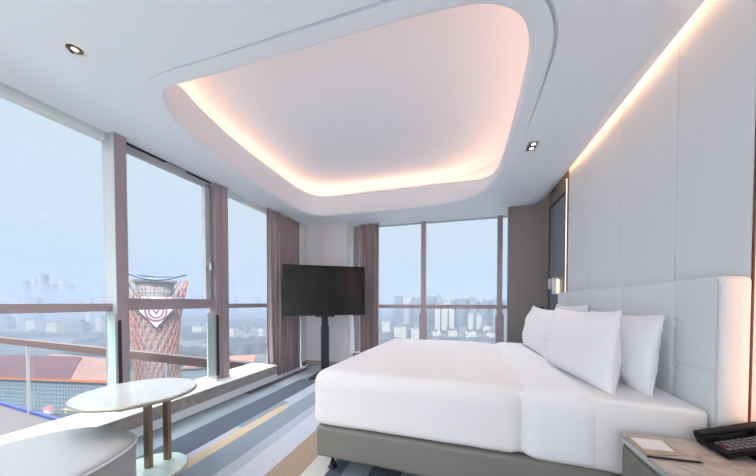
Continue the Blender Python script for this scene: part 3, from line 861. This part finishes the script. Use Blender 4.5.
for k, (u, v, w) in enumerate(((49, 410, 5), (67, 410, 4))):
    d = 288 * 60 / (v + 3 - 302); p = at(u, d)
    t = thing('marquee_tent', ('wider red marquee tent in front of the glass hall', 'smaller orange marquee tent in front of the glass hall')[k], 'tent', (p.x, p.y, GZ))
    obj('tent_wall', bx(p.x - w / 2, p.x + w / 2, p.y - 2, p.y + 2, GZ, GZ + 2.2), EX['white'] if k == 0 else EX['concrete'], t)
    bm = B(); c = [bm.verts.new((p.x + sx * (w / 2 + .3), p.y + sy * 2.3, GZ + 2.2)) for sx, sy in ((-1, -1), (1, -1), (1, 1), (-1, 1))]
    ap = [bm.verts.new((p.x + sx * w * .2, p.y, GZ + 4.4)) for sx in (-1, 1)]
    bm.faces.new([c[0], c[1], ap[1], ap[0]]); bm.faces.new([c[2], c[3], ap[0], ap[1]]); bm.faces.new([c[1], c[2], ap[1]]); bm.faces.new([c[3], c[0], ap[0]]); bm.faces.new(c[::-1])
    obj('tent_roof', bm, mat('tent fabric', ((214, 70, 74), (222, 120, 76))[k], .7), t)

# lattice tower
TD_ = 200.0
tc_ = at(156, TD_)
t = thing('lattice_tower', 'flared rust coloured lattice tower with blue rim and shield sign', 'tower', (tc_.x, tc_.y, GZ))
def zpix(v, d=TD_): return EYE - (v - 302) / F * d
def R_at(z):
    pts = [(GZ, 14.2), (zpix(375), 11.8), (zpix(350), 12.2), (zpix(320), 13.8), (zpix(300), 16.0), (zpix(279), 19.0), (zpix(260), 21)]
    for (za, ra), (zb, rb_) in zip(pts, pts[1:]):
        if z <= zb: return ra + (rb_ - ra) * (z - za) / (zb - za)
    return pts[-1][1]
ztop = zpix(279)
bm = B(); lathe(bm, [(R_at(GZ + (zpix(297) - GZ) * k / 14) - 1.6, (zpix(297) - GZ) * k / 14) for k in range(15)], (tc_.x, tc_.y, GZ), 48)
obj('glass_core', bm, EX['towerglass'], t, smooth=True)
bm = B()
nb = 22
vd = Vector((tc_.x, tc_.y)).normalized(); va = math.atan2(vd.y, vd.x)
tilt = 2 * PI * .36
for k in range(nb):
    for s in (1, -1):
        pts = []
        for i in range(61):
            f = i / 60; z = GZ + (ztop - GZ) * f
            a = 2 * PI * (k + .5) / nb + s * tilt * f
            if z > zpix(279) - (zpix(279) - zpix(298)) * max(0.0, -math.cos(a - va)) ** 1.5: break
            r = R_at(z); pts.append((tc_.x + r * math.cos(a), tc_.y + r * math.sin(a), z))
        if len(pts) > 2: tube(bm, pts, .36, 5)
obj('lattice', bm, EX['steel'], t)
bm = B(); lathe(bm, [(9, zpix(297) - GZ), (9.5, zpix(295) - GZ), (10.6, zpix(284) - GZ), (12.3, zpix(283) - GZ), (12.3, zpix(280.5) - GZ), (9, zpix(280.5) - GZ)], (tc_.x, tc_.y, GZ), 40)
obj('drum', bm, EX['concrete'], t)
bm = B()
for k in range(26):
    a = 2 * PI * k / 26; r = 10.3
    Mr = Matrix.Translation((tc_.x, tc_.y, 0)) @ Matrix.Rotation(a, 4, 'Z')
    box(bm, r - .6, r + .25, -.5, .5, zpix(293), zpix(286), M=Mr)
obj('drum_windows', bm, EX['towerglass'], t)
# saddle shaped blue rim; its high points lie left and right as seen from the hotel
bm = B(); pts = []
for k in range(72):
    a = 2 * PI * k / 72
    side = math.sin(a - va)
    r = 14.0 + 3.2 * abs(side) ** 3
    pts.append((tc_.x + r * math.cos(a), tc_.y + r * math.sin(a), zpix(281) + 5.2 * abs(side) ** 2.2 + (4.2 if math.cos(a - va) > 0 else 0) * (1 - side * side)))
tube(bm, pts, .75, 8, True); obj('saddle_rim', bm, EX['blue'], t, smooth=True)
# shield sign with ringed emblem, facing the hotel
fc = Vector((tc_.x, tc_.y)) - vd * (R_at(zpix(308)) + 1.0)
ux = Vector((-vd.y, vd.x)) * -1
if ux.x * math.cos(rad(16.3)) + ux.y * math.sin(rad(16.3)) < 0: ux = -ux
ang = math.atan2(ux.y, ux.x)
Ms = Matrix.Translation((fc.x, fc.y, zpix(306))) @ Matrix.Rotation(ang, 4, 'Z') @ Matrix.Rotation(rad(90), 4, 'X')
sc = TD_ / F * .82
def sp(x, y): return (x * sc * 1.02, y * TD_ / F)
sg = obj('shield_sign', prism(B(), [sp(-23, 4.5), sp(23, 4.5), sp(20, 2), sp(0, -20), sp(-20, 2)], -.3, .3, M=Ms), EX['white'], t)
def annulus(r0, r1, z0, z1, n=40):
    bm = B(); rw = []
    for r, z in ((r0, z0), (r0, z1), (r1, z1), (r1, z0), (r0, z0)):
        rw.append([Ms @ Vector((r * sc * math.cos(2 * PI * k / n), -4.5 * TD_ / F + r * TD_ / F * .95 * math.sin(2 * PI * k / n), z)) for k in range(n)])
    sheet(bm, rw, True); return bm
obj('emblem_ring', annulus(8.6, 10.6, .3, .55), EX['purple'], sg)
obj('emblem_ring', annulus(5.6, 7.4, .3, .55), EX['purple'], sg)
obj('emblem_chevron', prism(B(), [sp(-4.6, -1.5), sp(-3, -1.5), sp(0, -5.5), sp(3, -1.5), sp(4.6, -1.5), sp(0, -8.6)], .3, .55, M=Ms), EX['purple'], sg)

# towers of the city
def block(name, label, u, d, w, dep, h, mi, group, rz=None):
    p = at(u, d)
    t = thing(name, label, 'building', (p.x, p.y, GZ), rad(16) if rz is None else rz, group)
    obj('facade', bx(-w / 2, w / 2, -dep / 2, dep / 2, 0, h), EX['block'][mi], t, local=True)
    obj('rooftop', bx(-w * .22, w * .22, -dep * .25, dep * .25, h, h + 4.5), EX['block'][(mi + 1) % 3], t, local=True)
    return t
def hgt(v, d): return 60 + (302 - v) / F * d
# (column, top row, depth, width in pixels, tone)
far = [(399, 296, 690, 8, 1), (408, 297, 720, 9, 2), (416.5, 297, 700, 8, 1), (431, 296.5, 690, 9, 1), (439, 297, 660, 7, 0),
       (446, 302, 640, 6, 2), (453, 301.5, 660, 6, 0), (459, 299, 640, 6, 1), (465, 298.5, 700, 7, 1), (473, 299, 680, 8, 0), (481, 302, 640, 6, 1),
       (487, 300, 720, 8, 1), (495, 300.5, 700, 7, 0), (506, 301, 690, 6, 1)]
far.sort()
for k, (u, v, d, w, mi) in enumerate(far):
    wd_ = w * d / F
    block('apartment_tower', 'hazy blue apartment tower beyond the far window, %s from left of the back row' % ORD[k], u, d, wd_, 16, hgt(v, d), mi, 'hazy apartment towers beyond the far window')
near = [(437, 309, 560, 5, 2), (443.5, 309, 565, 5, 2), (451, 309, 560, 5, 2), (470, 314, 555, 5, 2), (478, 315, 560, 5, 2), (485.5, 326, 540, 7, 2), (462, 326.5, 545, 8, 0)]
near.sort()
for k, (u, v, d, w, mi) in enumerate(near):
    block('apartment_tower', 'sunlit white block beyond the far window, %s from left of the front row' % ORD[k], u, d, w * d / F, 12, hgt(v, d), mi, 'sunlit white blocks beyond the far window')
sky = [(8, 290, 1500, 10, 1), (27, 281, 1700, 5, 1), (35, 279, 1750, 6, 2), (46, 275, 1800, 4, 1), (54, 284, 1700, 6, 1), (64, 281, 1750, 5, 2), (71, 285, 1700, 5, 1), (85, 291, 1600, 9, 1), (100, 290, 1650, 6, 2),
       (196, 292, 1700, 4, 1), (203, 290, 1700, 5, 1), (235, 297, 1500, 5, 1), (248, 295, 1500, 6, 2), (258, 297, 1500, 5, 1)]
for k, (u, v, d, w, mi) in enumerate(sky):
    block('skyline_tower', 'faint pale tower on the misty skyline through the long window, %s from left' % ORD[k], u, d, w * d / F * .75, 25, hgt(v, d), mi, 'faint skyline towers through the long window')
low = [(12, 297, 900, 22, 2), (37, 297.5, 880, 10, 1), (90, 300, 800, 6, 2), (6, 317, 640, 14, 0), (34, 321, 560, 12, 2), (55, 323, 520, 14, 2), (80, 322, 540, 16, 0), (101, 318, 580, 8, 2), (199, 326.5, 520, 12, 2), (211, 326, 540, 8, 2), (233, 329, 500, 7, 2), (262, 329, 500, 6, 2), (246, 326, 560, 6, 0)]
low.sort()
for k, (u, v, d, w, mi) in enumerate(low):
    block('low_building', 'small pale low building among the trees below the long window, %s from left' % ORD[k], u, d, w * d / F * .75, 14, hgt(v, d), mi, 'low pale buildings among trees below the long window')
lowf = [(386, 322, 520, 8), (400, 327, 480, 12), (416, 329, 470, 10), (436, 332, 450, 8), (452, 331, 460, 9), (470, 332, 450, 10), (489, 333, 445, 8)]
for k, (u, v, d, w) in enumerate(lowf):
    block('low_building', 'small white low building at the foot of the far window view, %s from left' % ORD[k], u, d, w * d / F, 12, max(3, hgt(v, d)), 2, 'low white buildings below the far window')

# haze over the city (a real volume of air, starting well away from the building)
hz = bpy.data.materials.new('city haze'); hz.use_nodes = True
nt = hz.node_tree; nt.nodes.clear()
vs = nt.nodes.new('ShaderNodeVolumeScatter'); oo = nt.nodes.new('ShaderNodeOutputMaterial')
vs.inputs['Color'].default_value = (.165, .20, .265, 1); vs.inputs['Density'].default_value = .00125; vs.inputs['Anisotropy'].default_value = .0
va = nt.nodes.new('ShaderNodeVolumeAbsorption'); va.inputs['Color'].default_value = (.165, .20, .265, 1); va.inputs['Density'].default_value = .00125
av = nt.nodes.new('ShaderNodeAddShader'); nt.links.new(vs.outputs[0], av.inputs[0]); nt.links.new(va.outputs[0], av.inputs[1])
nt.links.new(av.outputs[0], oo.inputs['Volume'])
bm = B()
pts = [(-4500, -400), (-70, -400), (-70, 70), (900, 70), (900, 5200), (-4500, 5200)]
prism(bm, pts, GZ - .3, 50)
ho = obj('haze', bm, hz); tag(ho, 'bluish haze hanging over the distant city', 'haze', kind='stuff')

# ------------------------------------------------------------------ sky and sun
w = bpy.data.worlds.new('world'); S.world = w; w.use_nodes = True
nt = w.node_tree; nt.nodes.clear()
tc = nt.nodes.new('ShaderNodeTexCoord'); sp_ = nt.nodes.new('ShaderNodeSeparateXYZ')
cr = nt.nodes.new('ShaderNodeValToRGB'); bg = nt.nodes.new('ShaderNodeBackground'); wo = nt.nodes.new('ShaderNodeOutputWorld')
nt.links.new(tc.outputs['Generated'], sp_.inputs[0]); nt.links.new(sp_.outputs['Z'], cr.inputs['Fac'])
e = cr.color_ramp.elements
e[0].position = 0.0; e[0].color = rgb(190, 207, 228)
e[1].position = 1.0; e[1].color = (1.0, .97, .93, 1)
for pos, c in ((.06, rgb(206, 223, 242)), (.2, rgb(214, 229, 244)), (.45, rgb(218, 231, 245)), (.62, rgb(222, 234, 246))):
    k = e.new(pos); k.color = c
st = nt.nodes.new('ShaderNodeMapRange'); st.inputs['From Min'].default_value = .42; st.inputs['From Max'].default_value = .85
st.inputs['To Min'].default_value = .315; st.inputs['To Max'].default_value = 3.9
nt.links.new(sp_.outputs['Z'], st.inputs['Value'])
# brighter sky on the sun side, behind the hotel
dp = nt.nodes.new('ShaderNodeVectorMath'); dp.operation = 'DOT_PRODUCT'; dp.inputs[1].default_value = Vector((.35, -.85, .4)).normalized()
nt.links.new(tc.outputs['Generated'], dp.inputs[0])
sm = nt.nodes.new('ShaderNodeMapRange'); sm.inputs['From Min'].default_value = .25; sm.inputs['From Max'].default_value = 1.0
sm.inputs['To Min'].default_value = 0.0; sm.inputs['To Max'].default_value = 1.3
nt.links.new(dp.outputs['Value'], sm.inputs['Value'])
bg2 = nt.nodes.new('ShaderNodeBackground'); bg2.inputs['Color'].default_value = (1.0, .94, .86, 1)
add = nt.nodes.new('ShaderNodeAddShader')
nt.links.new(cr.outputs[0], bg.inputs['Color']); nt.links.new(st.outputs[0], bg.inputs['Strength']); nt.links.new(sm.outputs[0], bg2.inputs['Strength'])
nt.links.new(bg.outputs[0], add.inputs[0]); nt.links.new(bg2.outputs[0], add.inputs[1]); nt.links.new(add.outputs[0], wo.inputs['Surface'])
su = bpy.data.lights.new('sun', 'SUN'); su.energy = 5.0; su.angle = rad(6); su.color = (1, .9, .78)
so = bpy.data.objects.new('sun', su); C.objects.link(so)
so.rotation_euler = Vector((-.446, .594, -.669)).to_track_quat('-Z', 'Y').to_euler()

S.view_settings.view_transform = 'Standard'; S.view_settings.look = 'None'; S.view_settings.gamma = 1; S.view_settings.exposure = 1.72
S.view_settings.use_curve_mapping = False
cy = S.cycles
cy.use_denoising = True; cy.max_bounces = 10; cy.diffuse_bounces = 6; cy.glossy_bounces = 4; cy.transparent_max_bounces = 16; cy.volume_bounces = 1
cy.sample_clamp_indirect = 4.0; cy.caustics_reflective = False; cy.caustics_refractive = False
